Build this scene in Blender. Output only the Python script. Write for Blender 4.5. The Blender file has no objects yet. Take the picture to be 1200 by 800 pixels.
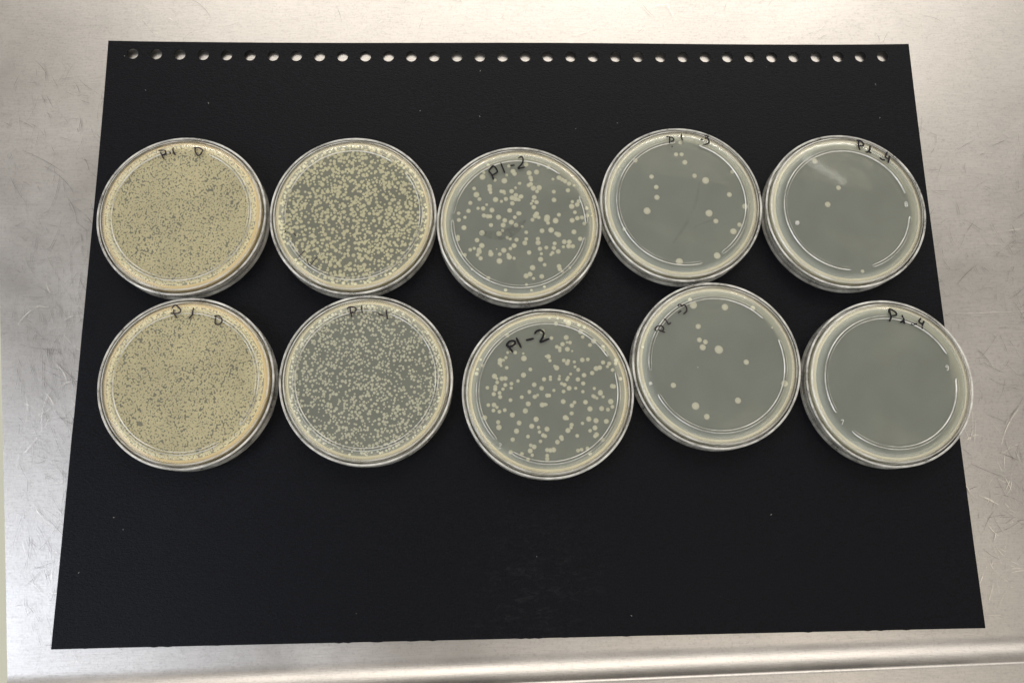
import bpy, bmesh, math, random
from mathutils import Vector, Matrix
import numpy as np
random.seed(7)
R = math.radians
S = bpy.context.scene
COL = S.collection

# ------------------------------------------------------------------ camera
cd = bpy.data.cameras.new('camera'); cam = bpy.data.objects.new('camera', cd); COL.objects.link(cam)
cam.location = (-.02037, -.10198, .40314)
cam.rotation_euler = (.22127, -.03489, -.01763)
cd.sensor_width = 36; cd.lens = 29.91; cd.clip_start = .01; cd.clip_end = 60
S.camera = cam

# ------------------------------------------------------------------ room light
w = bpy.data.worlds.new('World'); S.world = w; w.use_nodes = True
w.node_tree.nodes['Background'].inputs['Color'].default_value = (1, .95, .88, 1)
w.node_tree.nodes['Background'].inputs['Strength'].default_value = .52
def area(name, loc, target, sx, sy, power, color):
    l = bpy.data.lights.new(name, 'AREA'); l.shape = 'RECTANGLE'; l.size = sx; l.size_y = sy; l.energy = power; l.color = color
    o = bpy.data.objects.new(name, l); COL.objects.link(o); o.location = loc
    o.rotation_euler = (Vector(target) - Vector(loc)).to_track_quat('-Z', 'Y').to_euler()
    return o
area('ceiling_panel_light', (.3, 2.05, 1.9), (.2, .6, 0), 3.0, 1.5, 47, (1, .94, .85))
area('ceiling_tube_light', (.55, -.62, 1.9), (0, 0, 0), 1.6, .40, 5.5, (1, .90, .76))
area('window_light', (-1.6, -.6, 1.7), (0, 0, 0), 1.1, 1.2, 23, (.78, .86, 1))
area('ceiling_strip_light', (.88, 1.0, 1.9), (.16, .07, 0), .42, .014, .05, (1, .97, .90))
S.view_settings.view_transform = 'Standard'; S.view_settings.look = 'None'
S.view_settings.exposure = .06; S.view_settings.gamma = 1
S.cycles.max_bounces = 12; S.cycles.transmission_bounces = 10; S.cycles.transparent_max_bounces = 24
S.cycles.glossy_bounces = 6; S.cycles.diffuse_bounces = 3
S.cycles.sample_clamp_indirect = 6

D = {"C":[[-0.1636,0.0503],[-0.0812,0.0501],[-0.0004,0.0451],[0.0801,0.0553],[0.1625,0.0515],[-0.1561,-0.0317],[-0.0734,-0.0311],[0.0114,-0.0383],[0.092,-0.0259],[0.1745,-0.0355]],"col":{"3":[[-1.36,25.7,1.19],[1.45,25.7,1.18],[2.8,21.44,1.4],[-22.07,22.51,1.29],[-14.38,13.82,1.28],[-12.34,8.25,1.28],[-12.31,2.84,1.48],[-17.58,-4.2,1.91],[7.18,14.22,1.29],[12.59,11.7,1.93],[23.96,4.19,1.39],[31.4,-2.04,1.61],[13.12,-5.55,1.91],[16.23,-9.69,1.38],[27.89,-11.64,1.27],[24.55,-15.06,1.69],[15.61,-27.45,1.79],[-3.16,-30.38,1.88],[26.48,16.35,1.19],[-29.23,-13.58,1.06],[1.18,31.95,1.19]],"4":[[-13.67,25.83,1.56],[-3.09,11.46,1.34],[-9.41,2.65,1.55],[4.38,-32.08,0.97]],"8":[[-9.63,28.91,1.95],[5.65,27.78,1.74],[19.13,27.11,1.31],[-7.94,18.35,1.41],[-7.83,11.75,1.29],[-4.99,10.74,1.29],[-6.46,8.13,1.62],[1.21,6.96,2.16],[13.89,0.73,1.4],[-21.62,-9.96,1.38],[8.51,-17.57,1.59],[-11.73,-19.86,1.9],[-6.78,-24.99,1.48],[31.4,-9.72,1.72],[-9.46,-1.5,0.32],[27.7,17.36,0.55],[-11.1,31.49,1.09],[-35.11,8.53,0.86]],"2":[[-17.83,24.03,1.58],[-17.17,26.4,0.89],[-14.91,30.26,0.95],[-11.69,22.32,0.9],[-7.11,21.97,1.58],[-5.85,25.02,0.8],[-4.71,29.78,0.95],[-2.75,26.94,1.38],[-2.03,25.69,1.27],[-21.98,17.97,1.05],[-20.91,14.77,1.57],[-19.41,12.42,1.1],[-14.36,19.12,1.26],[-14.27,17.44,1.26],[-13.92,15.87,0.94],[-11.56,12.17,1.47],[-8.69,11.22,0.89],[-6.47,12.44,1.21],[-8.72,16.41,1.05],[-7.57,16.24,1.16],[-7.06,15.29,0.74],[-3.62,16.51,1.26],[-1.64,18.24,0.79],[0.3,20.6,0.85],[-1.55,14.43,1.26],[-3.42,13.04,1.37],[-1.85,12.48,1.36],[-0.55,12.19,1.06],[-3.36,10.14,1.25],[0.53,13.59,0.95],[-23.92,10.44,1.15],[-15.94,9.52,0.79],[-20.19,7.64,0.94],[-17.68,7.52,1.25],[-13.41,6.67,1.36],[-24.84,6.28,1.2],[-29.69,5.08,0.99],[-29.54,1.66,1.09],[-26.63,2.97,0.94],[-17.35,3.87,1.19],[-15.48,3.47,1.25],[-14.28,3.41,1.14],[-10.22,3.01,1.41],[-4.74,6.47,1.31],[-7.22,1.34,1.3],[-4.01,0.39,1.36],[-2.29,2.97,1.05],[-0.42,4.96,1.25],[-13.97,-1.05,1.14],[-8.04,-1.08,1.35],[-1.74,-1.11,1.25],[3.78,30.62,1.28],[10.1,30.38,0.95],[14.89,29.06,1.07],[5.22,26.07,1.43],[8.94,26.57,1.43],[5.86,23.58,1.26],[6.2,22.45,1.06],[0.51,20.6,0.9],[4.92,19.63,1.16],[5.89,20.19,1.26],[7.16,18.05,1.47],[9.96,18.32,1.48],[8.96,16.36,1.06],[16.95,22.76,0.84],[19.99,23.54,1.38],[21.55,22.52,1.17],[22.95,21.67,1.28],[24.82,20.37,1.22],[27.28,19.4,0.74],[24.18,16.87,1.21],[17.18,16.17,1.11],[17.17,11.85,1.31],[1.01,13.7,1.26],[0.03,11.91,0.84],[7.47,13.28,1.31],[8.56,10.71,1.21],[6.74,11.33,0.84],[5.92,9.94,0.84],[7.14,8.09,1.25],[0.05,4.9,1.1],[8.42,4.65,1.36],[7.71,3.54,1.36],[9.42,2.81,0.99],[6.31,1.61,1.09],[26.2,10.92,0.95],[29.37,11.14,1.16],[25.8,8.47,1.48],[28.52,9.41,1.27],[27.28,5.4,1.05],[33.04,7.44,1.05],[19.36,4.16,1.1],[13.56,2.85,1.57],[13.32,1.75,1.57],[13.9,-0.08,1.04],[17.65,1.06,1.57],[25.77,1.25,1.37],[28.38,2.34,1.26],[30.66,2.72,1.15],[33.11,3.6,1.15],[35.52,3.53,0.53],[31.7,-0.44,1.05],[-27.12,-2.31,1.35],[-30.04,-6.95,1.03],[-30.05,-8.15,1.14],[-18.38,-5.04,1.45],[-10.13,-5.46,1.45],[-8.4,-3.88,0.89],[-20.85,-8.74,1.24],[-18.55,-11.48,1.45],[-6.12,-7.51,0.94],[-4.73,-8.17,0.89],[-1.67,-8.62,1.14],[-2.92,-11.56,1.35],[-4.71,-13.08,0.99],[-7.93,-13.93,1.4],[-11.38,-13.31,0.41],[-9.92,-15.92,1.03],[-10.13,-19.38,1.55],[-5.84,-16.16,0.93],[-5.35,-17.41,1.4],[-3.03,-18.02,0.92],[-22.23,-12.92,0.88],[-24.14,-13.62,1.03],[-19.91,-13.64,1.24],[-19.82,-14.62,1.35],[-20.6,-16.24,1.03],[-19.18,-17.97,1.14],[-14.4,-14.65,1.04],[-14.21,-15.84,1.4],[-26.84,-16.25,1.09],[-28.43,-15.76,0.82],[-29.2,-14.94,0.62],[-15.58,-27.94,1.13],[-7.32,-33.86,0.93],[-23.33,-23.33,0.71],[1.22,-1.9,0.78],[3.14,-4.87,1.04],[3.06,-8.27,1.04],[2.35,-10.28,1.35],[10.87,-4.09,1.3],[15.31,-3.72,1.52],[17.82,-5.55,1.15],[18.85,-6.1,1.46],[26.46,-4.77,1.36],[29.43,-8.3,1.25],[8.73,-8.19,1.1],[8.79,-10.21,1.4],[16.84,-10.58,1.09],[16.41,-12.87,1.2],[18.49,-14.68,1.3],[12.73,-12.69,1.09],[9.65,-13.27,1.19],[10.21,-15.82,0.88],[9.83,-18.64,1.39],[4.32,-15.14,1.24],[11.67,-21.41,1.03],[15.72,-15.37,1.04],[14.92,-16.23,0.88],[21.6,-9.79,1.31],[24.05,-9.86,1.3],[21.06,-12.35,0.88],[23.62,-11.98,1.35],[25.7,-12.1,1.19],[5.85,-22.82,1.44],[4.54,-26.09,1.29],[2.62,-26.94,1.38],[6.19,-28.25,0.87],[10.13,-27.26,1.28],[18.63,-22.26,1.29],[19.0,-23.72,1.19],[20.25,-24.97,0.83],[23.79,-22.83,0.82],[2.68,-31.27,0.82],[11.28,-32.4,0.82],[5.08,-34.11,0.72]],"7":[[-18.69,27.23,1.11],[-15.84,22.75,1.12],[-18.67,18.97,0.8],[-15.1,18.93,0.96],[-17.15,19.52,0.7],[-19.52,16.51,0.86],[-22.25,15.21,1.3],[-22.52,13.93,1.1],[-20.74,15.35,0.8],[-21.89,12.65,0.75],[-19.25,11.65,0.96],[-11.33,18.38,0.66],[-11.08,16.06,1.46],[-30.55,12.84,0.95],[-8.17,10.76,1.0],[-11.44,8.1,1.35],[-2.03,28.95,1.32],[-1.43,26.86,0.92],[-0.77,16.93,0.6],[-25.06,7.7,1.35],[-23.98,6.57,0.8],[-23.85,4.74,1.0],[-21.63,6.54,1.2],[-19.98,6.62,1.2],[-20.03,3.48,1.05],[-17.12,4.11,1.0],[-14.05,5.34,0.9],[-28.42,2.32,0.95],[-24.73,2.63,1.1],[-24.79,1.52,1.09],[-21.15,1.58,0.89],[-17.31,1.99,0.85],[-6.53,3.48,1.2],[-3.12,1.77,1.2],[-1.86,6.01,1.1],[-8.86,0.17,1.0],[-22.72,0.14,0.7],[-33.34,8.96,1.0],[-32.82,10.98,0.8],[-31.28,15.56,0.7],[1.45,35.71,0.82],[5.42,35.41,0.82],[4.53,32.64,1.02],[8.95,33.96,0.92],[10.45,33.01,1.53],[10.26,31.7,1.02],[15.52,31.92,1.02],[18.03,30.85,0.92],[16.11,28.62,1.33],[17.05,26.16,0.96],[22.21,24.03,1.32],[20.36,22.19,1.01],[26.41,21.14,1.12],[26.86,19.59,0.91],[32.53,14.63,1.12],[32.16,13.09,0.91],[2.2,25.73,1.01],[9.21,25.93,1.32],[9.49,23.59,0.71],[10.91,23.47,1.01],[7.33,22.73,1.17],[4.61,21.46,1.01],[5.91,20.83,1.01],[5.97,19.64,0.91],[9.54,20.28,1.26],[11.78,19.33,0.61],[0.43,16.76,1.31],[1.14,14.81,0.9],[7.7,14.89,1.01],[9.81,14.61,1.01],[9.27,13.59,1.21],[12.67,14.12,0.86],[16.44,15.05,1.22],[19.08,15.28,1.01],[12.9,11.81,0.8],[4.21,11.34,1.36],[3.33,12.22,0.81],[14.36,10.36,1.06],[26.26,13.72,1.11],[29.12,13.12,1.11],[28.2,11.7,0.86],[22.86,10.88,1.31],[24.59,11.27,1.21],[20.91,8.71,1.16],[30.61,10.08,0.96],[34.11,5.8,1.01],[10.72,8.36,0.8],[17.04,7.73,1.21],[14.05,5.78,1.16],[16.49,3.82,1.11],[9.45,6.7,0.86],[8.92,5.68,0.9],[1.17,7.04,0.86],[1.14,5.77,0.85],[5.45,7.35,0.71],[5.21,5.98,0.9],[6.35,3.84,0.9],[7.69,3.26,1.1],[9.79,1.62,1.26],[12.9,1.58,0.85],[21.63,1.38,0.85],[2.6,0.69,0.85],[7.14,0.13,1.0],[16.2,-0.08,0.91],[24.42,-0.43,1.21],[30.07,2.39,1.21],[30.77,2.23,1.21],[-25.47,-0.74,1.1],[-22.78,-0.27,1.0],[-22.5,-2.13,1.09],[-17.75,-3.64,0.99],[-12.45,-2.3,0.99],[-8.92,-0.18,0.8],[-6.42,-2.22,1.1],[-5.05,-1.49,0.79],[-28.06,-5.82,0.99],[-25.44,-5.8,1.2],[-24.06,-6.92,0.89],[-25.72,-8.4,0.99],[-22.95,-8.98,0.99],[-20.46,-8.26,0.99],[-9.53,-5.5,1.29],[-10.94,-8.78,1.34],[-16.98,-10.6,1.29],[-29.81,-11.68,1.28],[-23.61,-13.84,1.08],[-23.3,-16.27,1.38],[-13.93,-14.32,1.24],[-6.02,-12.73,1.34],[-8.13,-15.93,1.29],[-4.97,-16.52,0.89],[-4.58,-18.65,0.89],[-3.02,-6.03,1.29],[-1.67,-5.9,0.99],[-15.19,-18.11,1.33],[-2.94,-20.2,1.09],[-1.96,-20.61,0.99],[-9.96,-20.65,0.99],[-17.04,-21.98,1.14],[-4.24,-22.94,0.93],[-8.77,-24.7,0.94],[-7.21,-25.45,1.23],[-9.07,-27.24,1.23],[-8.18,-29.21,0.88],[-18.07,-27.7,1.08],[-12.93,-28.55,0.98],[-10.19,-31.13,0.98],[-0.57,-1.69,1.1],[0.33,-1.7,1.0],[-1.03,-5.91,0.7],[6.84,-4.6,1.25],[12.12,-5.07,0.95],[10.83,-6.51,1.19],[17.23,-5.03,1.2],[19.21,-8.22,1.35],[20.94,-2.2,1.0],[21.53,-2.56,1.0],[22.65,-3.23,0.8],[24.4,-0.83,1.31],[25.59,-2.61,0.85],[24.66,-8.13,1.3],[29.1,-4.92,1.4],[29.75,-7.34,1.0],[27.59,-8.62,1.0],[10.6,-10.21,1.1],[7.6,-12.16,1.35],[8.49,-12.57,0.89],[18.48,-12.95,1.34],[15.47,-14.9,0.9],[21.84,-13.74,1.34],[26.61,-14.11,1.25],[21.21,-17.07,1.29],[18.87,-18.37,0.95],[21.83,-20.2,1.24],[21.11,-20.93,1.04],[10.38,-15.53,1.09],[10.09,-16.82,0.89],[8.61,-18.14,1.29],[-1.08,-17.36,1.28],[12.84,-20.67,0.99],[5.44,-21.3,1.18],[5.71,-22.05,0.99],[3.55,-23.4,1.18],[24.47,-22.5,1.09],[-1.24,-26.96,1.08],[0.23,-27.13,1.18],[1.72,-26.95,1.28],[12.95,-27.41,0.99],[14.59,-27.04,0.99],[17.38,-26.54,0.99],[18.43,-28.86,0.98],[-1.31,-29.55,0.98],[-1.35,-31.01,1.08]]},"mk":{"0":[[[-11.39,31.36],[-10.68,29.92],[-9.72,28.21]],[[-12.55,32.55],[-10.76,32.68],[-9.42,32.41],[-8.86,31.23],[-9.51,30.31],[-10.46,30.18]],[[-6.96,31.62],[-6.74,30.83]],[[-5.68,33.99],[-5.29,31.75],[-4.35,30.3]],[[4.3,34.11],[6.97,33.84],[8.87,32.39],[7.89,30.68],[6.49,29.89],[5.29,31.74],[5.3,33.58]]],"1":[[[-32.21,-10.14],[-31.37,-9.0]],[[-27.95,-9.97],[-26.81,-11.68]],[[-22.46,-19.06],[-25.34,-22.6]],[[-21.27,-22.63],[-20.84,-24.69],[-19.37,-26.38],[-18.03,-24.15],[-16.15,-22.1]]],"2":[[[-14.8,26.74],[-12.4,29.28],[-10.59,27.01],[-10.86,25.88],[-12.99,24.47]],[[-14.8,26.74],[-13.25,24.76],[-12.49,22.22]],[[-8.69,30.69],[-6.91,25.87]],[[-3.95,29.55],[-2.1,29.77]],[[-0.02,33.23],[1.06,34.09],[1.8,34.09],[2.3,32.66],[1.83,30.67],[-0.22,28.12],[1.26,28.29],[2.96,28.68]]],"3":[[[-5.99,34.71],[-4.36,34.57],[-2.5,33.89],[-2.59,32.4],[-3.88,31.86]],[[-4.36,34.57],[-4.47,32.67],[-4.81,31.05]],[[1.71,36.06],[1.68,34.29],[2.08,32.53]],[[-3.52,29.49],[-3.27,29.43]],[[11.47,33.34],[12.22,33.26]],[[13.49,35.24],[14.75,35.1],[14.81,34.15],[13.53,33.88]],[[14.81,34.15],[15.45,32.39],[14.98,31.17],[12.13,30.09]]],"4":[[[8.54,36.42],[10.32,36.29],[11.55,34.65],[11.3,33.56],[9.53,33.7]],[[9.3,36.29],[8.98,33.84],[9.41,31.39]],[[14.81,33.29],[14.52,31.39],[13.5,30.3],[12.05,29.9]],[[13.76,30.3],[14.97,29.7]],[[19.25,26.91],[20.42,25.96],[21.55,25.75]],[[23.33,30.15],[22.17,27.85],[22.21,27.04],[23.79,26.36]],[[24.2,27.71],[23.77,26.23],[23.18,24.39]]],"5":[[[-8.16,35.05],[-6.8,36.42],[-5.15,35.31],[-3.99,33.78],[-4.43,32.54],[-6.51,32.14],[-8.37,32.38]],[[-7.31,34.22],[-6.77,32.15],[-5.73,30.35]],[[1.73,34.97],[1.63,32.35],[0.93,30.98],[0.08,29.89]],[[12.0,30.88],[13.84,31.0],[15.39,29.2],[15.32,28.1],[13.81,26.88],[12.19,27.58],[12.55,30.6]]],"6":[[[-9.32,33.3],[-8.29,34.27],[-6.18,34.13],[-5.11,33.27],[-5.43,32.05],[-7.86,31.1]],[[-8.05,34.15],[-7.53,31.71],[-7.13,29.52]],[[-2.57,34.83],[-2.26,31.3]],[[5.24,31.11],[6.3,30.37],[7.72,29.88]],[[9.03,32.66],[9.35,30.35],[9.73,28.28]]],"7":[[[-19.26,21.92],[-17.86,23.97],[-15.59,24.31],[-15.21,22.91],[-16.89,21.74],[-18.66,21.4]],[[-19.14,22.95],[-17.91,21.13],[-16.44,19.06]],[[-14.45,25.64],[-12.37,21.08]],[[-9.78,24.56],[-6.48,25.35]],[[-5.67,27.73],[-4.88,28.86],[-3.1,29.37],[-1.61,28.21],[-1.91,26.14],[-3.24,23.56],[0.84,25.18]]],"8":[[[-28.74,16.07],[-28.99,17.12],[-28.11,18.16],[-26.56,18.46],[-25.05,17.87],[-25.0,16.56],[-25.92,16.04]],[[-27.44,16.45],[-25.93,15.91],[-24.43,15.38]],[[-24.44,21.79],[-23.1,20.6],[-22.41,19.28],[-21.33,20.06]],[[-17.45,24.89],[-15.97,25.8]],[[-17.38,28.06],[-16.94,28.91],[-15.93,28.58],[-15.71,27.92],[-14.64,28.57],[-13.41,27.63],[-13.25,26.04],[-13.96,24.99],[-14.9,24.34]]],"9":[[[2.49,33.71],[2.92,35.43],[4.83,34.6],[6.03,33.45],[5.68,32.33],[2.73,31.9]],[[2.9,35.29],[3.09,31.9],[2.35,29.42]],[[8.8,32.3],[9.14,29.58]],[[7.62,28.79],[8.67,29.36],[9.52,28.32]],[[12.73,27.98],[13.6,27.74],[15.08,27.82]],[[17.75,30.64],[16.66,29.07],[18.5,27.7]],[[19.14,29.27],[18.27,27.7],[17.47,25.55]]]},"gaps":{"9":[[2,25],[207,227]],"4":[[352,375],[267,287]],"8":[[21,43],[185,206]],"3":[[71,93],[284,304]],"2":[[24,51],[172,178],[346,359]],"7":[[222,238],[15,30]],"0":[[68,98]],"5":[[301,322]],"6":[[71,82]],"1":[[40,55],[190,205]]},"num":{"4":[["8",[29.64,2.19]]],"9":[["9",[27.56,6.39]],["7",[-25.96,-19.06]]],"7":[["2",[-22.96,-24.75]]]},"drops":{"4":[[-26.04,-7.31,1.2]],"8":[[-32.59,-9.14,0.9]]},"p":[-0.020369160464046077,-0.10198117732033542,0.40313546827988433,0.2212670236004097,-0.03488681569126993,-0.017627055748453677,0.9970036578218028]}

# ------------------------------------------------------------------ materials
def mat(name):
    m = bpy.data.materials.new(name); m.use_nodes = True
    nt = m.node_tree; nt.nodes.clear()
    out = nt.nodes.new('ShaderNodeOutputMaterial')
    return m, nt, out
def N(nt, t, **k):
    n = nt.nodes.new(t)
    for a, b in k.items():
        if a.startswith('i_'): n.inputs[a[2:].replace('_', ' ')].default_value = b
        else: setattr(n, a, b)
    return n
def ramp(nt, src, stops):
    r = nt.nodes.new('ShaderNodeValToRGB'); e = r.color_ramp.elements
    while len(e) < len(stops): e.new(.5)
    for x, (p, c) in zip(e, stops):
        x.position = p; x.color = c if len(c) == 4 else (*c, 1)
    nt.links.new(src, r.inputs[0]); return r.outputs[0]
def g(v): return (v, v, v, 1)
def coords(nt, scale=(1, 1, 1)):
    tc = N(nt, 'ShaderNodeTexCoord'); mp = N(nt, 'ShaderNodeMapping'); mp.inputs['Scale'].default_value = scale
    nt.links.new(tc.outputs['Object'], mp.inputs[0]); return mp.outputs[0]
def noise(nt, vec, scale, detail=3, rough=.5, dist=0):
    n = N(nt, 'ShaderNodeTexNoise'); n.inputs['Scale'].default_value = scale; n.inputs['Detail'].default_value = detail
    n.inputs['Roughness'].default_value = rough; n.inputs['Distortion'].default_value = dist
    nt.links.new(vec, n.inputs['Vector']); return n.outputs['Fac']
def mixc(nt, fac, a, b, mode='MIX'):
    m = N(nt, 'ShaderNodeMix', data_type='RGBA', blend_type=mode)
    for s, v in ((m.inputs[0], fac), (m.inputs[6], a), (m.inputs[7], b)):
        if isinstance(v, (int, float)): s.default_value = v
        elif isinstance(v, tuple): s.default_value = v if len(v) == 4 else (*v, 1)
        else: nt.links.new(v, s)
    return m.outputs[2]
def math_(nt, op, a, b):
    m = N(nt, 'ShaderNodeMath', operation=op)
    for s, v in ((m.inputs[0], a), (m.inputs[1], b)):
        if isinstance(v, (int, float)): s.default_value = v
        else: nt.links.new(v, s)
    return m.outputs[0]
def bump(nt, h, strength, dist, prev=None):
    b = N(nt, 'ShaderNodeBump'); b.inputs['Strength'].default_value = strength; b.inputs['Distance'].default_value = dist
    nt.links.new(h, b.inputs['Height'])
    if prev is not None: nt.links.new(prev, b.inputs['Normal'])
    return b.outputs[0]

def mat_steel(name='brushed_steel', base=(.465, .445, .425), r0=.29, r1=.44):
    m, nt, out = mat(name)
    p = N(nt, 'ShaderNodeBsdfPrincipled'); p.inputs['Metallic'].default_value = 1
    v1 = coords(nt, (170, 3600, 800)); grain = noise(nt, v1, 1, 4, .6)
    v2 = coords(nt); blotch = noise(nt, v2, 14, 5, .6, .4); fine = noise(nt, v2, 900, 2, .6)
    mid = noise(nt, v2, 70, 4, .65, .8)
    c = mixc(nt, ramp(nt, blotch, [(.35, g(0)), (.68, g(1))]), tuple(x * .90 for x in base), tuple(min(1, x * 1.08) for x in base))
    c = mixc(nt, ramp(nt, mid, [(.50, g(0)), (.72, g(.35))]), c, (.42, .41, .40, 1))
    c = mixc(nt, ramp(nt, grain, [(.34, g(.55)), (.56, g(0))]), c, (.36, .345, .33, 1))
    c = mixc(nt, ramp(nt, fine, [(.52, g(0)), (.72, g(.45))]), c, (.30, .28, .27, 1))
    nt.links.new(c, p.inputs['Base Color'])
    rr = N(nt, 'ShaderNodeMapRange'); rr.inputs['From Min'].default_value = .3; rr.inputs['From Max'].default_value = .7
    rr.inputs['To Min'].default_value = r0; rr.inputs['To Max'].default_value = r1
    nt.links.new(blotch, rr.inputs[0]); nt.links.new(rr.outputs[0], p.inputs['Roughness'])
    b = bump(nt, grain, .5, .00006); b = bump(nt, fine, .35, .00006, b); b = bump(nt, mid, .25, .0002, b); b = bump(nt, blotch, .2, .0005, b)
    nt.links.new(b, p.inputs['Normal'])
    nt.links.new(p.outputs[0], out.inputs[0]); return m
M_STEEL = mat_steel()
def mat_scratch(name, col, rough):
    m, nt, out = mat(name); p = N(nt, 'ShaderNodeBsdfPrincipled'); p.inputs['Metallic'].default_value = 1
    p.inputs['Base Color'].default_value = (*col, 1); p.inputs['Roughness'].default_value = rough
    tr = N(nt, 'ShaderNodeBsdfTransparent'); mx = N(nt, 'ShaderNodeMixShader')
    nz = noise(nt, coords(nt), 160, 2, .5)
    nt.links.new(ramp(nt, nz, [(.36, g(0)), (.60, g(.82))]), mx.inputs[0])
    nt.links.new(tr.outputs[0], mx.inputs[1]); nt.links.new(p.outputs[0], mx.inputs[2]); nt.links.new(mx.outputs[0], out.inputs[0]); return m
M_SCR_D = mat_scratch('scratch_dark', (.20, .19, .18), .5)
M_SCR_L = mat_scratch('scratch_light', (.92, .88, .80), .5)

def mat_card():
    m, nt, out = mat('black_card'); p = N(nt, 'ShaderNodeBsdfPrincipled')
    v = coords(nt); a = noise(nt, v, 1300, 3, .7); b2 = noise(nt, coords(nt, (1, 2.2, 1)), 620, 3, .6); c = noise(nt, v, 9, 3, .5)
    col = mixc(nt, ramp(nt, a, [(.35, g(0)), (.7, g(1))]), (.0002, .0004, .0012, 1), (.0045, .0053, .0088, 1))
    # scuffed patch near the lower edge: worn streaks
    sc = noise(nt, coords(nt, (1, 2.2, 1)), 150, 5, .75, 1.2)
    tc = N(nt, 'ShaderNodeTexCoord'); d = N(nt, 'ShaderNodeVectorMath', operation='DISTANCE'); nt.links.new(tc.outputs['Object'], d.inputs[0]); d.inputs[1].default_value = (.005, -.128, 0)
    msk = ramp(nt, d.outputs['Value'], [(0, g(1)), (.045, g(0))])
    scf = math_(nt, 'MULTIPLY', ramp(nt, sc, [(.52, g(0)), (.70, g(1))]), msk)
    col = mixc(nt, math_(nt, 'MULTIPLY', scf, .17), col, (.06, .06, .065, 1))
    vo = N(nt, 'ShaderNodeTexVoronoi'); vo.inputs['Scale'].default_value = 105; nt.links.new(v, vo.inputs['Vector'])
    sp = ramp(nt, vo.outputs['Distance'], [(.018, g(1)), (.035, g(0))])
    keep = ramp(nt, noise(nt, v, 41, 1), [(.60, g(0)), (.68, g(1))])
    col = mixc(nt, math_(nt, 'MULTIPLY', math_(nt, 'MULTIPLY', sp, keep), .55), col, (.35, .34, .32, 1))
    nt.links.new(col, p.inputs['Base Color']); p.inputs['Roughness'].default_value = .40
    p.inputs['Specular IOR Level'].default_value = .105
    nt.links.new(bump(nt, b2, .9, .00016, bump(nt, a, 1, .00012)), p.inputs['Normal'])
    nt.links.new(p.outputs[0], out.inputs[0]); return m
M_CARD = mat_card()

def mat_clear(name, tint, rough=.04):
    """thin clear polystyrene sheet: fresnel gloss over clear transmission"""
    m, nt, out = mat(name)
    fr = N(nt, 'ShaderNodeFresnel'); fr.inputs['IOR'].default_value = 1.45
    t = N(nt, 'ShaderNodeBsdfTransparent'); t.inputs[0].default_value = (*tint, 1)
    gl = N(nt, 'ShaderNodeBsdfGlossy'); gl.inputs['Roughness'].default_value = rough
    nz = noise(nt, coords(nt), 130, 3); bn = bump(nt, nz, .12, .00010)
    nt.links.new(bn, gl.inputs['Normal'])
    mx = N(nt, 'ShaderNodeMixShader'); nt.links.new(fr.outputs[0], mx.inputs[0]); nt.links.new(t.outputs[0], mx.inputs[1]); nt.links.new(gl.outputs[0], mx.inputs[2])
    nt.links.new(mx.outputs[0], out.inputs[0]); return m
def mat_wall(name, tint, bumpy=False, haze=.0):
    m, nt, out = mat(name)
    gl = N(nt, 'ShaderNodeBsdfGlass'); gl.inputs['IOR'].default_value = 1.5; gl.inputs['Roughness'].default_value = .06 if bumpy else .03
    gl.inputs['Color'].default_value = (*tint, 1)
    v = coords(nt)
    if bumpy:
        a = noise(nt, v, 1400, 3, .7); b = noise(nt, v, 260, 2); nt.links.new(bump(nt, a, .8, .0003, bump(nt, b, .5, .0006)), gl.inputs['Normal'])
    else:
        b = noise(nt, v, 120, 2); nt.links.new(bump(nt, b, .3, .0006), gl.inputs['Normal'])
    df = N(nt, 'ShaderNodeBsdfPrincipled'); df.inputs['Base Color'].default_value = (.88, .87, .82, 1); df.inputs['Roughness'].default_value = .12; df.inputs['Specular IOR Level'].default_value = .8
    tr = N(nt, 'ShaderNodeBsdfTransparent'); mx = N(nt, 'ShaderNodeMixShader'); mx.inputs[0].default_value = .62 if haze < .1 else .40
    nt.links.new(gl.outputs[0], mx.inputs[1]); nt.links.new(tr.outputs[0], mx.inputs[2])
    m2 = N(nt, 'ShaderNodeMixShader'); nt.links.new(ramp(nt, noise(nt, coords(nt, (1, 1, 3)), 75, 4, .65), [(.34, g(haze * .35)), (.66, g(min(1, haze * 1.9)))]), m2.inputs[0])  # patchy pale mix, so the highlights painted on rims break up
    nt.links.new(mx.outputs[0], m2.inputs[1]); nt.links.new(df.outputs[0], m2.inputs[2]); nt.links.new(m2.outputs[0], out.inputs[0]); return m
M_CLEAR = mat_clear('clear_polystyrene_sheet', (.985, .985, .975))
M_WALL = mat_wall('clear_polystyrene_wall', (.99, .985, .965), False, .012)
M_BASEWALL = mat_wall('clear_base_wall', (.99, .985, .95), False, .02)
M_DEWY = mat_wall('dewy_polystyrene_wall', (.98, .98, .96), True, .02)
M_RIDGE = mat_wall('polystyrene_ridge', (1, .995, .95), False, .55)
M_RIM = mat_wall('polystyrene_rim', (1, .995, .97), False, .42)  # haze paints white highlights onto the rims, and likewise the ridge edges

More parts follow.
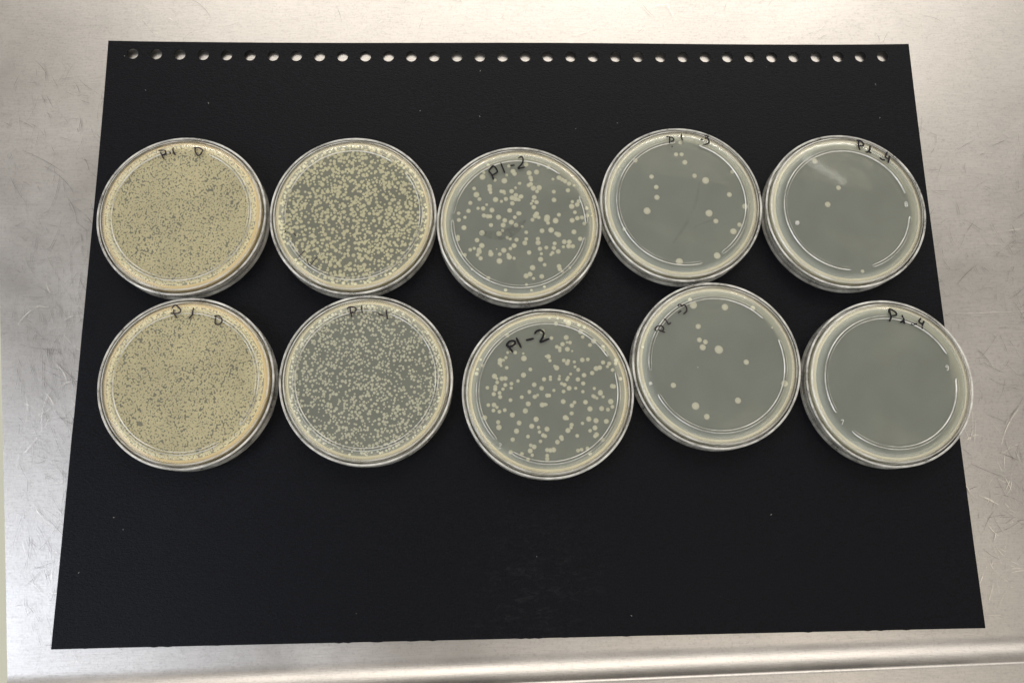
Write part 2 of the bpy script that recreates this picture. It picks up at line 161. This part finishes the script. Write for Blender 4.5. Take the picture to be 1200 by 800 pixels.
def mat_agar(name, col, clear):
    m, nt, out = mat(name)
    df = N(nt, 'ShaderNodeBsdfDiffuse'); tr = N(nt, 'ShaderNodeBsdfTransparent'); tr.inputs[0].default_value = (.9, .88, .74, 1)
    c = mixc(nt, ramp(nt, noise(nt, coords(nt), 42, 3, .5, .6), [(.3, g(0)), (.7, g(1))]), tuple(x * .93 for x in col), tuple(x * 1.07 for x in col))
    nt.links.new(c, df.inputs[0])
    mx = N(nt, 'ShaderNodeMixShader'); mx.inputs[0].default_value = clear
    nt.links.new(df.outputs[0], mx.inputs[1]); nt.links.new(tr.outputs[0], mx.inputs[2]); nt.links.new(mx.outputs[0], out.inputs[0]); return m
def mat_plain(name, col, rough=.5, sss=0, spec=.5, var=.06):
    m, nt, out = mat(name); p = N(nt, 'ShaderNodeBsdfPrincipled')
    c = mixc(nt, noise(nt, coords(nt), 300, 3), tuple(x * (1 - var) for x in col), tuple(min(1, x * (1 + var)) for x in col))
    nt.links.new(c, p.inputs['Base Color']); p.inputs['Roughness'].default_value = rough; p.inputs['Specular IOR Level'].default_value = spec
    nt.links.new(p.outputs[0], out.inputs[0]); return m
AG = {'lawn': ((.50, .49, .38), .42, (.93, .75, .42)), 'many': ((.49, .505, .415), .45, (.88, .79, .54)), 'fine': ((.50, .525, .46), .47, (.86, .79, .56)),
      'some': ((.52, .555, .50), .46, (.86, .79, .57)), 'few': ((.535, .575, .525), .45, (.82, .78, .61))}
M_AG = {k: (mat_agar('agar_' + k, a, b), mat_agar('agar_side_' + k, c, .26)) for k, (a, b, c) in AG.items()}  # sides get a brighter cream: light piped through the agar, put into the colour
def mat_colony(name, col, radial):
    m, nt, out = mat(name); p = N(nt, 'ShaderNodeBsdfPrincipled'); v = coords(nt)
    inf = N(nt, 'ShaderNodeObjectInfo')
    if radial:      # a single colony: thick cream centre, thinner margin
        ln_ = N(nt, 'ShaderNodeVectorMath', operation='LENGTH'); nt.links.new(v, ln_.inputs[0]); q = ln_.outputs['Value']
        c = mixc(nt, ramp(nt, q, [(0, g(1)), (.75, g(.25)), (1, g(0))]), tuple(x * .90 for x in col), tuple(min(.95, x * 1.06) for x in col))
        c = mixc(nt, math_(nt, 'MULTIPLY', inf.outputs['Random'], .5), c, tuple(x * .84 for x in col))
        al = ramp(nt, q, [(.80, g(1)), (1.0, g(.45))])
    else:
        q = noise(nt, v, 55, 3, .6)
        c = mixc(nt, ramp(nt, q, [(.3, g(0)), (.7, g(1))]), tuple(x * .86 for x in col), tuple(min(.95, x * 1.07) for x in col))
        c = mixc(nt, ramp(nt, noise(nt, v, 700, 2), [(.4, g(0)), (.7, g(.5))]), c, tuple(x * .85 for x in col))
        al = None
    nt.links.new(c, p.inputs['Base Color']); p.inputs['Roughness'].default_value = .35; p.inputs['Specular IOR Level'].default_value = .35
    if al is None: nt.links.new(p.outputs[0], out.inputs[0])
    else:
        tr = N(nt, 'ShaderNodeBsdfTransparent'); mx = N(nt, 'ShaderNodeMixShader'); nt.links.new(al, mx.inputs[0]); nt.links.new(tr.outputs[0], mx.inputs[1]); nt.links.new(p.outputs[0], mx.inputs[2]); nt.links.new(mx.outputs[0], out.inputs[0])
    return m
CC = {'lawn': (.78, .71, .46), 'many': (.82, .78, .54), 'fine': (.79, .78, .62), 'some': (.80, .79, .62), 'few': (.82, .81, .66)}
M_COL = {k: mat_colony('colony_' + k, c, False) for k, c in CC.items()}
M_COL1 = {k: mat_colony('single_colony_' + k, c, True) for k, c in CC.items()}
M_INK = mat_plain('marker_ink', (.006, .005, .008), .5, spec=.2, var=.3)
M_INK_FADED = mat_plain('marker_ink_thin', (.035, .026, .028), .5, spec=.2, var=.4)
M_DUST = mat_plain('dust', (.5, .49, .46), .9)
M_FLOOR = mat_plain('pale_vinyl', (.62, .62, .50), .6)

# ------------------------------------------------------------------ helpers
def link(name, me, parent=None, mats=(), loc=(0, 0, 0), smooth=True):
    o = bpy.data.objects.new(name, me); COL.objects.link(o)
    if parent is not None: o.parent = parent
    o.location = loc
    for m in mats: me.materials.append(m)
    if smooth: me.polygons.foreach_set('use_smooth', [True] * len(me.polygons))
    return o
def pyd(name, v, f, mi=None):
    me = bpy.data.meshes.new(name); me.from_pydata(v, [], f)
    if mi is not None: me.polygons.foreach_set('material_index', mi)
    me.update(); return me
def lathe(name, prof, mids, seg=160, closed=True, capped=False):
    """prof: (r,z) points; mids: material per profile edge"""
    v, f, mi = [], [], []
    n = len(prof)
    idx = []
    for (r, z) in prof:
        if r < 1e-7: idx.append([len(v)] * seg); v.append((0, 0, z))
        else:
            idx.append(list(range(len(v), len(v) + seg)))
            v += [(r * math.cos(2 * math.pi * k / seg), r * math.sin(2 * math.pi * k / seg), z) for k in range(seg)]
    for i in range(n if closed else n - 1):
        a, b = idx[i], idx[(i + 1) % n]
        if a[0] == a[1] and b[0] == b[1]: continue
        for k in range(seg):
            l = (k + 1) % seg
            q = [a[k], b[k], b[l], a[l]]
            q = [x for j, x in enumerate(q) if x != q[j - 1]]
            f.append(q); mi.append(mids[i])
    me = pyd(name, v, f, mi)
    bm = bmesh.new(); bm.from_mesh(me); bmesh.ops.recalc_face_normals(bm, faces=bm.faces); bm.to_mesh(me); bm.free()
    return me
def ribbon(pts, wid, z, cap=True, taper=None):
    """flat stroke as a strip with rounded joints -> verts, faces"""
    P = [Vector((x, y, 0)) for x, y in pts]
    # catmull-rom resample
    Q = []
    for i in range(len(P) - 1):
        p0 = P[max(0, i - 1)]; p1 = P[i]; p2 = P[i + 1]; p3 = P[min(len(P) - 1, i + 2)]
        for s in range(5):
            t = s / 5
            Q.append(.5 * ((2 * p1) + (p2 - p0) * t + (2 * p0 - 5 * p1 + 4 * p2 - p3) * t * t + (3 * p1 - p0 - 3 * p2 + p3) * t ** 3))
    Q.append(P[-1])
    v, f = [], []
    for i, q in enumerate(Q):
        d = (Q[min(i + 1, len(Q) - 1)] - Q[max(i - 1, 0)]); d = d.normalized() if d.length > 1e-9 else Vector((1, 0, 0))
        n = Vector((-d.y, d.x, 0)); ww = wid * (taper(i / (len(Q) - 1)) if taper else 1)
        if cap and i == 0: q = q - d * wid * .6
        if cap and i == len(Q) - 1: q = q + d * wid * .6
        e = .55 if cap and i in (0, len(Q) - 1) else 1
        v += [tuple(q + n * ww * e + Vector((0, 0, z))), tuple(q - n * ww * e + Vector((0, 0, z)))]
        if i: k = 2 * i; f.append((k - 2, k - 1, k + 1, k))
    return v, f
def join(parts):
    V, F = [], []
    for v, f in parts:
        o = len(V); V += v; F += [tuple(i + o for i in x) for x in f]
    return V, F

# ------------------------------------------------------------------ floor and steel table
fl = link('floor', pyd('floor', [(-6, -6, -.9), (6, -6, -.9), (6, 6, -.9), (-6, 6, -.9)], [(0, 1, 2, 3)]), mats=[M_FLOOR], smooth=False)
fl['kind'] = 'structure'

table = bpy.data.objects.new('steel_table', None); COL.objects.link(table)
table['label'] = 'scratched brushed stainless steel worktop with a raised front lip, under the black card'; table['category'] = 'table'
# cross profile (d = distance towards the front, h = height) of the worktop and its raised front edge
prof = [(-1.6, 0), (-.9, 0), (-.5, 0), (-.3, 0), (-.2, 0), (-.12, 0), (-.06, 0), (-.03, 0), (-.01, 0)]
rad = .0130
for k in range(0, 15): 
    a = R(58) * k / 14; prof.append((rad * math.sin(a), rad * (1 - math.cos(a))))
d0, h0 = prof[-1]; r2 = .0022
for k in range(1, 11):
    a = R(58) * (1 - k / 10); prof.append((d0 + r2 * (math.sin(R(58)) - math.sin(a)), h0 + r2 * (math.cos(a) - math.cos(R(58)))))
dd, hh = prof[-1]
for k in range(1, 9): prof.append((dd + .0045 * k, hh + .0006 * math.sin(k * .8) - .0001 * k))
dd, hh = prof[-1]
for k in range(1, 9):
    a = R(90) * k / 8; prof.append((dd + .004 * math.sin(a), hh - .004 * (1 - math.cos(a))))
prof.append((prof[-1][0], -.04))
ln = Vector((.4394, .0111 - .004, 0)).normalized(); nr = Vector((ln.y, -ln.x, 0))        # along the lip; towards the front
o0 = Vector((-.2099, -.1582, 0))
LE = (Vector((-0.2442, -0.0419, 0.0)), Vector((-0.2284, -0.1623, 0.0)))                       # left edge of the worktop
ld = (LE[1] - LE[0]).normalized()
def left_u(d):   # where the row at distance d meets the left edge
    base = o0 + nr * d
    # solve base + ln*u = LE0 + ld*s
    det = ln.x * -ld.y + ld.x * ln.y
    r = LE[0] - base
    return (r.x * -ld.y + ld.x * r.y) / det
v, f = [], []
NU = 60
for d, h in prof:
    u0 = left_u(min(d, .06))
    for k in range(NU + 1):
        u = u0 + (1.7 - u0) * (k / NU) ** 1.6
        p = o0 + nr * d + ln * u
        wob = .00035 * math.sin(u * 23 + 1) * math.sin(d * 31 + .7) + .0002 * math.sin(u * 61) if d < -.02 else 0
        v.append((p.x, p.y, h - .0006 + wob))
for i in range(len(prof) - 1):
    for k in range(NU): a = i * (NU + 1) + k; f.append((a, a + NU + 1, a + NU + 2, a + 1))
# left side skirt
base = len(v)
for i in range(len(prof)): p = v[i * (NU + 1)]; v.append((p[0] + .00002, p[1], p[2] - .00001)); v.append((p[0] + .002, p[1], -.04))
for i in range(len(prof) - 1):
    f.append((base + 2 * i, base + 2 * i + 2, base + 2 * i + 3, base + 2 * i + 1))
top = link('worktop', pyd('worktop', v, f), table, [M_STEEL])
# scratches
rs = random.Random(5)
def scratches(n, box, lo, hi, wid, bend, ang0=None, spread=math.pi):
    L = []
    while len(L) < n:
        x = rs.uniform(box[0], box[1]); y = rs.uniform(box[2], box[3])
        lim = LE[0].x + (LE[0].y - y) * (ld.x / -ld.y)
        a = (rs.gauss(ang0, spread) if ang0 is not None else rs.uniform(0, math.pi)); ln_ = rs.uniform(lo, hi) * rs.choice((.5, .8, 1, 1.3)); k = rs.uniform(-bend, bend) / ln_
        pts = []; px, py = x, y
        for s in range(5):
            pts.append((px, py)); px += ln_ / 4 * math.cos(a); py += ln_ / 4 * math.sin(a); a += k * ln_ / 4
        if any(q[0] < lim + .004 or (o0 + ln * 0 - Vector((q[0], q[1], 0))).dot(nr) < .003 for q in pts): continue
        W_ = wid * rs.uniform(.6, 1.3)
        L.append(ribbon(pts, W_, .00012, False, lambda t: .35 + .65 * math.sin(math.pi * min(1, max(0, t)))))
    return join(L)
def scr(parts, m):
    V, F = parts; o = link('scratch', pyd('scratch', V, F), top, [m]); o['kind'] = 'stuff'
V1 = join([scratches(430, (-.26, -.17, -.15, .13), .004, .020, .00009, .7, 1.9, .7), scratches(60, (-.26, -.19, -.13, .0), .02, .05, .00008, .5, 1.9, .4),
           scratches(330, (.20, .29, -.13, .10), .004, .015, .00009, .8), scratches(60, (-.2, .28, .15, .2), .005, .015, .00008, 1.2)])
scr(V1, M_SCR_D)
V2 = join([scratches(170, (.21, .30, -.145, -.06), .006, .02, .00012, .9), scratches(70, (-.26, -.19, -.155, .02), .006, .02, .00009, 1), scratches(30, (-.2, .28, .15, .19), .008, .02, .00008, 1),
           scratches(8, (.19, .28, -.06, .06), .04, .07, .00009, .05, 0.03, .05)])
scr(V2, M_SCR_L)

# ------------------------------------------------------------------ black card
def card_z(x, y):
    t = max(0, (y - .06) / .0885)
    z = .0002 + .0016 * t * t * (.75 + .25 * math.sin(x * 26 + 1.2))
    z += .0008 * max(0, (abs(x) - .17) / .04) ** 2 * (1 if y < -.05 else .6)
    z += .0004 * max(0, (-y - .11) / .04)
    return z
def build_card():
    HW, HH = .21, .1485; pitch = .0119; hr = .0029
    x0 = -.1974
    hy = .1411; ylo = hy - .006; thick = .0004
    v, f = [], []
    vid = {}
    def vx(x, y):
        k = (round(x, 6), round(y, 6))
        if k not in vid: vid[k] = len(v); v.append((x, y))
        return vid[k]
    xs_edges = [x0 + pitch * (i - .5) for i in range(35)]
    def xi(i): return xs_edges[i]
    def edgex(x, y):   # slight bow of the long sheet's side edges
        return x
    for i in range(34):
        cx = xi(i) + pitch / 2; a, b = xi(i), xi(i + 1); hyy = hy + .0008 * math.cos((i - 16.5) / 16.5 * 1.6) * -1 + .0004
        rim, sq = [], []
        m = 24
        for k in range(m):
            t = 2 * math.pi * (k + .5) / m - math.pi / 4 - math.pi / m
            rim.append(vx(cx + hr * math.cos(t), hyy + hr * math.sin(t)))
        # square perimeter with m points: 6 per side starting at lower right corner (angle -45)
        P = []
        for s in range(6): P.append((b, ylo + (HH - ylo) * s / 6))
        for s in range(6): P.append((b + (a - b) * s / 6, HH))
        for s in range(6): P.append((a, HH + (ylo - HH) * s / 6))
        for s in range(6): P.append((a + (b - a) * s / 6, ylo))
        sq = [vx(*p) for p in P]
        for k in range(m): l = (k + 1) % m; f.append((rim[k], sq[k], sq[l], rim[l]))
    # end margins of the punched strip
    for xa, xb in ((-HW, xi(0)), (xi(34), HW)):
        for s in range(6):
            ya = ylo + (HH - ylo) * s / 6; yb = ylo + (HH - ylo) * (s + 1) / 6
            f.append((vx(xa, ya), vx(xb, ya), vx(xb, yb), vx(xa, yb)))
    xs = [-HW] + [xi(0)] + [xi(i) + (xi(i + 1) - xi(i)) * s / 6 for i in range(34) for s in range(1, 7)] + [HW]
    ys = [ylo + (-HH - ylo) * k / 30 for k in range(31)]
    rj = random.Random(3)
    for j in range(30):
        for i in range(len(xs) - 1):
            f.append((vx(xs[i], ys[j + 1]), vx(xs[i + 1], ys[j + 1]), vx(xs[i + 1], ys[j]), vx(xs[i], ys[j])))
    nv = len(v); V = []
    ed = {}
    for q in f:
        for a, b in zip(q, q[1:] + q[:1]): ed[(a, b)] = 1
    jit = {}
    for i, (x, y) in enumerate(v):
        yy = y
        if abs(y + HH) < 1e-6 and rj.random() < .10: yy = y - rj.uniform(.0001, .0003)
        V.append((x, yy))
    VV = [(x, y, card_z(x, y) + thick) for x, y in V] + [(x, y, card_z(x, y)) for x, y in V]
    FF = list(f) + [tuple(reversed([a + nv for a in q])) for q in f]
    for (a, b) in ed:
        if (b, a) not in ed: FF.append((b, a, a + nv, b + nv))
    return pyd('card', VV, FF)
card = link('black_card', build_card(), mats=[M_CARD], smooth=False)
card['label'] = 'large matte black card with punched holes along its top edge, under the dishes'; card['category'] = 'card'

# ------------------------------------------------------------------ dishes
ZT, ZF, RB, RL = .0115, .0107, .0387, .04035     # base top, underside of its floor, base radius, lid radius
lid_me = lathe('lid', [(0, .0011), (.0388, .0011), (.0392, .0015), (.0393, .0094), (.0396, .0097), (.0401, .0097), (RL, .0094), (RL - .0001, .0006), (RL - .0005, .0001), (RL - .0016, 0), (0, 0)],
               [0, 1, 1, 2, 2, 2, 1, 2, 2, 0, 0], 176, closed=False)
base_me = lathe('base', [(0, ZT), (.034, ZT), (.0366, ZT), (.0376, ZT - .0003), (.0383, ZT - .0009), (RB, ZT - .0018), (RB, .0064), (RB - .0002, .0022), (RB - .0005, .0019), (RB - .0009, .0022), (RB - .0009, .0064), (RB - .0010, ZF - .0014), (RB - .0024, ZF), (.034, ZF), (0, ZF)],
                [0, 1, 1, 2, 1, 1, 3, 2, 2, 3, 1, 1, 1, 0, 0], 176, closed=False)
for m in (M_CLEAR, M_WALL, M_RIM): lid_me.materials.append(m)
for m in (M_CLEAR, M_BASEWALL, M_RIM, M_DEWY): base_me.materials.append(m)
AT, AB, AR = ZF - .00034, .0058, RB - .00105
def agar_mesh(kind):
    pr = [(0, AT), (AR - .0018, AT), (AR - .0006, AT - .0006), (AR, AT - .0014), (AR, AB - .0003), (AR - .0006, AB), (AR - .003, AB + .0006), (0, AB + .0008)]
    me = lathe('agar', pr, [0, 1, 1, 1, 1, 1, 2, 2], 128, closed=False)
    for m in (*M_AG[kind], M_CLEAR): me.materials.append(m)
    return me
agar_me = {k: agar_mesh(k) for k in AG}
def colony_mesh(kind, seed):
    r_ = random.Random(seed); n = 16; v = [(0, 0, .00028)]; f = []
    ph = [r_.uniform(0, 6.28) for _ in range(3)]
    def rr(t): return 1 + .035 * math.sin(2 * t + ph[0]) + .025 * math.sin(3 * t + ph[1]) + .015 * math.sin(5 * t + ph[2])
    for s, z in ((.5, .00024), (.86, .00012), (1, 0)):
        for k in range(n): t = 2 * math.pi * k / n; v.append((s * rr(t), s * rr(t), z) if 0 else (s * rr(t) * math.cos(t), s * rr(t) * math.sin(t), z))
    for k in range(n):
        l = (k + 1) % n; f.append((0, 1 + k, 1 + l))
        for j in (0, 1): a = 1 + j * n; f.append((a + k, a + n + k, a + n + l, a + l))
    me = pyd('colony', v, f); me.materials.append(M_COL1[kind]); me.polygons.foreach_set('use_smooth', [True] * len(me.polygons)); return me
col_me = {k: [colony_mesh(k, s) for s in range(5)] for k in AG}
CZ = AT + .00002       # colonies lie on the upper face of the agar, just under the plastic

def ridge(gaps, r, parent):
    """raised stacking ridge on the outer face of the base, in arcs"""
    MI = []
    gs = sorted([(a % 360, (b - a)) for a, b in gaps]); L = []
    hw, hz = .00080, .0006
    for i, (a, wd) in enumerate(gs):
        s = a + wd; e = gs[(i + 1) % len(gs)][0]
        while e <= s: e += 360
        n = max(4, int((e - s) / 2.5)); V, F = [], []
        ring = [(-hw, 0), (-hw * .75, hz * .8), (-hw * .55, hz), (hw * .55, hz), (hw * .75, hz * .8), (hw, 0)]
        for k in range(n + 1):
            t = R(s + (e - s) * k / n); q = 1 if 0 < k < n else .55
            for dr, z in ring: V.append(((r + dr * q) * math.cos(t), (r + dr * q) * math.sin(t), ZT + z * q + .00001))
        m = len(ring)
        for k in range(n):
            for j in range(m): l = (j + 1) % m; F.append((k * m + j, k * m + l, (k + 1) * m + l, (k + 1) * m + j)); MI.append(1 if j in (2, 5) else 0)
        MI += [0, 0]; F.append(tuple(range(m))); F.append(tuple(reversed(range(n * m, n * m + m))))
        L.append((V, F))
    V, F = join(L); o = link('stacking_ridge', pyd('stacking_ridge', V, F, MI), parent, [M_RIDGE, M_CLEAR], smooth=False); return o
GL = {'8': [[(0, 0), (.5, .25), (.4, .8), (0, 1), (-.4, .8), (-.5, .3), (0, 0), (.55, -.3), (.45, -.85), (0, -1), (-.5, -.85), (-.5, -.3), (0, 0)]],
      '9': [[(.5, .4), (0, .05), (-.5, .4), (-.3, .9), (.2, 1), (.5, .5), (.45, -.3), (.1, -1), (-.4, -.9)]],
      '7': [[(-.5, .9), (.5, 1), (-.1, -1)]], '2': [[(-.5, .6), (-.1, 1), (.45, .6), (.2, -.1), (-.5, -1), (.6, -.9)]]}
def lawn(rad_, n, jit, rs_, hole, rmin, rmax):
    pass
def cz(x, y):
    """height of the agar surface: flat, falling along its bevelled margin"""
    return CZ - max(0, math.hypot(x, y) - (AR - .0018)) * .56
def colony_field(me_name, pts, kind, parent):
    V, F = [], []
    for x, y, r in pts:
        b = len(V); n = 9; CZ_ = cz(x, y); V.append((x, y, CZ_ + .00016)); ph = random.random() * 6
        for s, z in ((.75, .00014), (1, .00003)):
            for k in range(n): t = 2 * math.pi * k / n + ph; V.append((x + s * r * math.cos(t), y + s * r * math.sin(t), CZ_ + z))
        for k in range(n):
            l = (k + 1) % n; F.append((b, b + 1 + k, b + 1 + l)); F.append((b + 1 + k, b + 1 + n + k, b + 1 + n + l, b + 1 + l))
    o = link('colony', pyd(me_name, V, F), parent, [M_COL[kind]], smooth=False); o['kind'] = 'stuff'; return o
INFO = [
 ('lawn', 'dish overgrown by a solid yellow lawn, marked P1 0, left end of the back row', 33),
 ('many', 'dish crowded with merging cream colonies, second from the left in the back row', 33),
 ('some', 'back row dish of scattered cream dots marked P1 -2, dark smudge in its middle', 32.6),
 ('few', 'back row dish with about twenty sparse dots, marked P1 3 near its top rim', 32),
 ('few', 'nearly empty dish with three cream dots, marked P1 -4, right end of the back row', 31.2),
 ('lawn', 'dish overgrown by a solid yellow lawn, marked P1 0, left end of the front row', 33),
 ('fine', 'dish dense with tiny cream colonies, marked P1 -1, second from left in front row', 33),
 ('some', 'front row dish of scattered cream dots with bold P1 -2 written inside its ring', 33),
 ('few', 'front row dish with about fifteen dots and tilted P1 -3 at its upper left', 32.3),
 ('few', 'plain grey dish without colonies, marked P1 -4, overhanging the right edge of the card', 31.4)]
def mat_smear(name, top_):
    m, nt, out = mat(name); d = N(nt, 'ShaderNodeBsdfDiffuse'); d.inputs[0].default_value = (.05, .045, .04, 1); tr = N(nt, 'ShaderNodeBsdfTransparent'); mx = N(nt, 'ShaderNodeMixShader')
    nt.links.new(ramp(nt, noise(nt, coords(nt), 260, 4, .7, 1), [(.35, g(0)), (.8, g(top_))]), mx.inputs[0])
    nt.links.new(tr.outputs[0], mx.inputs[1]); nt.links.new(d.outputs[0], mx.inputs[2]); nt.links.new(mx.outputs[0], out.inputs[0]); return m
M_SMEAR = {2: mat_smear('smeared_ink', .34), 3: mat_smear('faint_hairline', .10)}
SMUDGE = {2: [([[-17.87, -5.59], [-13.32, -6.48], [-7.1, -6.08], [-2.08, -3.47], [1.74, 0.02]], 0.0026)], 3: [([[9.56, 11.44], [6.17, -1.18], [0.82, -11.85], [-6.08, -21.5]], 0.0009), ([[4.51, -13.64], [9.76, -11.0], [14.96, -9.25]], 0.0005)]}
def stuff_pts(kind, i):
    r_ = random.Random(40 + i); out = []
    if kind in ('many', 'fine'):
        n, lo, hi = ((1230, .46, 1.16) if i == 1 else (1450, .38, .88))
        tries = 0
        while len(out) < n and tries < 60000:
            tries += 1
            a = r_.uniform(0, 6.2832); q = 35.7 * math.sqrt(r_.random()); x, y = q * math.cos(a), q * math.sin(a)
            den = .5 + .5 * math.sin(x * .23 + 1 + i) * math.sin(y * .19 + 2) + .25 * math.sin(x * .6 + y * .5)
            if r_.random() > .55 + .5 * den + (.3 if q > 31 and y > 5 else 0): continue
            r = r_.uniform(lo, hi) * r_.choice((.7, .85, 1, 1, 1.05))
            if any((x - u) ** 2 + (y - v_) ** 2 < ((r + w_) * (.74 if i == 6 else .68)) ** 2 for u, v_, w_ in out): continue
            out.append((x, y, r))
    else:
        s = .80
        rows = int(74 / (s * .866))
        for j in range(rows):
            for k in range(int(74 / s)):
                x = -37 + (k + .5 * (j % 2)) * s + r_.gauss(0, .20); y = -37 + j * s * .866 + r_.gauss(0, .20)
                if math.hypot(x, y) > 35.6: continue
                c = math.sin(x * .31 + i) * math.sin(y * .27 + 2 * i) + .6 * math.sin(x * .11 - y * .16 + 1)
                if r_.random() < .12 + .10 * c + .10 * math.sin(x * 1.1 + y * .7 + i) * math.sin(y * 1.3 - x * .4) - (.08 if math.hypot(x, y) > 31 else 0): continue
                out.append((x, y, r_.uniform(.40, .56)))
    return out
for i, (kind, label, rr_) in enumerate(INFO):
    cx, cy = D['C'][i]
    t = bpy.data.objects.new('petri_dish', None); COL.objects.link(t)
    t['label'] = label; t['category'] = 'petri dish'; t['group'] = 'petri dishes in two rows on the black card'
    zc = .00085
    t.location = (cx, cy, zc)
    lid = link('lid', lid_me, t, smooth=True); base = link('base', base_me, t, smooth=True)
    rot = R(37 * i); lid.rotation_euler.z = rot; base.rotation_euler.z = 0
    gp = D['gaps'][str(i)]
    ridge(gp, rr_ / 1000, base)
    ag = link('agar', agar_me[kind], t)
    pts = D['col'].get(str(i))
    rc = random.Random(i)
    def put(x, y, r, k):
        o = bpy.data.objects.new('colony', col_me[kind][k % 5]); COL.objects.link(o); o.parent = ag
        o.location = (x / 1000, y / 1000, cz(x / 1000, y / 1000)); o.scale = (r / 1000, r / 1000, 1 + rc.uniform(-.2, .2)); o.rotation_euler.z = rc.uniform(0, 6.28)
    if pts:
        for k, (x, y, r) in enumerate(pts): put(x, y, r, k)
    elif kind in ('many', 'fine'):
        P = sorted(stuff_pts(kind, i), key=lambda q: -q[2])
        for k, (x, y, r) in enumerate(P[:300]): put(x, y, r, k)
        colony_field('colony_field', [(x / 1000, y / 1000, r / 1000) for x, y, r in P[300:]], kind, ag)
    elif kind == 'lawn':
        colony_field('colony_lawn', [(x / 1000, y / 1000, r / 1000) for x, y, r in stuff_pts(kind, i)], kind, ag)
    # marker strokes on the outer face of the base
    wid = {2: .00040, 7: .00050, 4: .00045, 9: .00045, 1: .00024}.get(i, .00036)
    L = [ribbon([(a / 1000, b / 1000) for a, b in s], wid, ZT + .00005) for s in D['mk'][str(i)]]
    L = [([(a, b, c + (.00060 if abs(math.hypot(a, b) - rr_ / 1000) < .0009 else 0)) for a, b, c in v_], f_) for v_, f_ in L]
    V, F = join([(v_, f_) if k == 0 else ([(a, b, c + .00001 * k) for a, b, c in v_], f_) for k, (v_, f_) in enumerate(L)])
    link('marker_writing', pyd('marker_writing', V, F), t, [M_INK if i in (2, 3, 4, 7, 9) else M_INK_FADED], smooth=False)
    for s_, w_ in SMUDGE.get(i, []):
        v_, f_ = ribbon([(a / 1000, b / 1000) for a, b in s_], w_, ZT + .00002, True, lambda q: .35 + .65 * math.sin(math.pi * min(1, max(0, q))))
        link('ink_smear', pyd('ink_smear', v_, f_), t, [M_SMEAR[i]], smooth=False)
    for ch, (x, y) in D['num'].get(str(i), []):
        L = []
        s = .00115; a = math.atan2(y, x) + (math.pi / 2 if i == 9 and x < 0 else -math.pi / 2 if False else 0) + (R(100) if i == 7 else 0)
        for st in GL[ch]:
            q = [(x / 1000 + s * (u * math.cos(a * .15) - w_ * math.sin(a * .15)), y / 1000 + s * (u * math.sin(a * .15) + w_ * math.cos(a * .15))) for u, w_ in st]
            v1, f1 = ribbon(q, .00014, ZT + .0002, False)
            n1 = len(v1); v1 = v1 + [(a_, b_, ZT + .00001) for a_, b_, c_ in v1]
            f1 = f1 + [(x1 + n1, w1 + n1, x1, w1)[:4] for (w1, x1) in [(k, k + 2) for k in range(0, n1 - 2, 2)] + [(k + 2, k) for k in range(1, n1 - 2, 2)]]
            f1 = [tuple(q_) for q_ in f1]
            L.append((v1, f1))
        V, F = join(L); link('embossed_number', pyd('embossed_number', V, F), base, [M_RIM], smooth=False)
    for x, y, r in D['drops'].get(str(i), []):
        bm = bmesh.new(); bmesh.ops.create_uvsphere(bm, u_segments=24, v_segments=12, radius=r / 1000)
        bmesh.ops.delete(bm, geom=[q for q in bm.verts if q.co.z < -1e-6], context='VERTS'); bmesh.ops.scale(bm, vec=(1, 1, .5), verts=bm.verts)
        me = bpy.data.meshes.new('water_drop'); bm.to_mesh(me); bm.free()
        link('water_drop', me, base, [M_RIM], (x / 1000, y / 1000, ZT + .00002))

# ------------------------------------------------------------------ lint on the card
L = []; rl = random.Random(11)
spots = [(-.2015, -.1163), (-.1876, -.0921), (-.1894, .121), (-.1575, .1139), (.0475, -.14), (.005, -.113), (.115, -.096), (.19, .125), (.19, .106), (-.05, .11), (.03, .10)]
spots += [(rl.uniform(-.2, .2), rl.choice((rl.uniform(-.145, -.085), rl.uniform(.1, .135)))) for _ in range(3)]
for x, y in spots:
    a = rl.uniform(0, 3.1); l = rl.uniform(.0002, .0005)
    L.append(ribbon([(x, y), (x + l * math.cos(a), y + l * math.sin(a)), (x + 1.6 * l * math.cos(a + .5), y + 1.6 * l * math.sin(a + .5))], .00006, card_z(x, y) + .0005))
V, F = join(L); du = link('lint', pyd('lint', V, F), mats=[M_DUST], smooth=False)
du['kind'] = 'stuff'; du['label'] = 'tiny pale lint fibres and dust specks scattered on the black card'; du['category'] = 'lint'
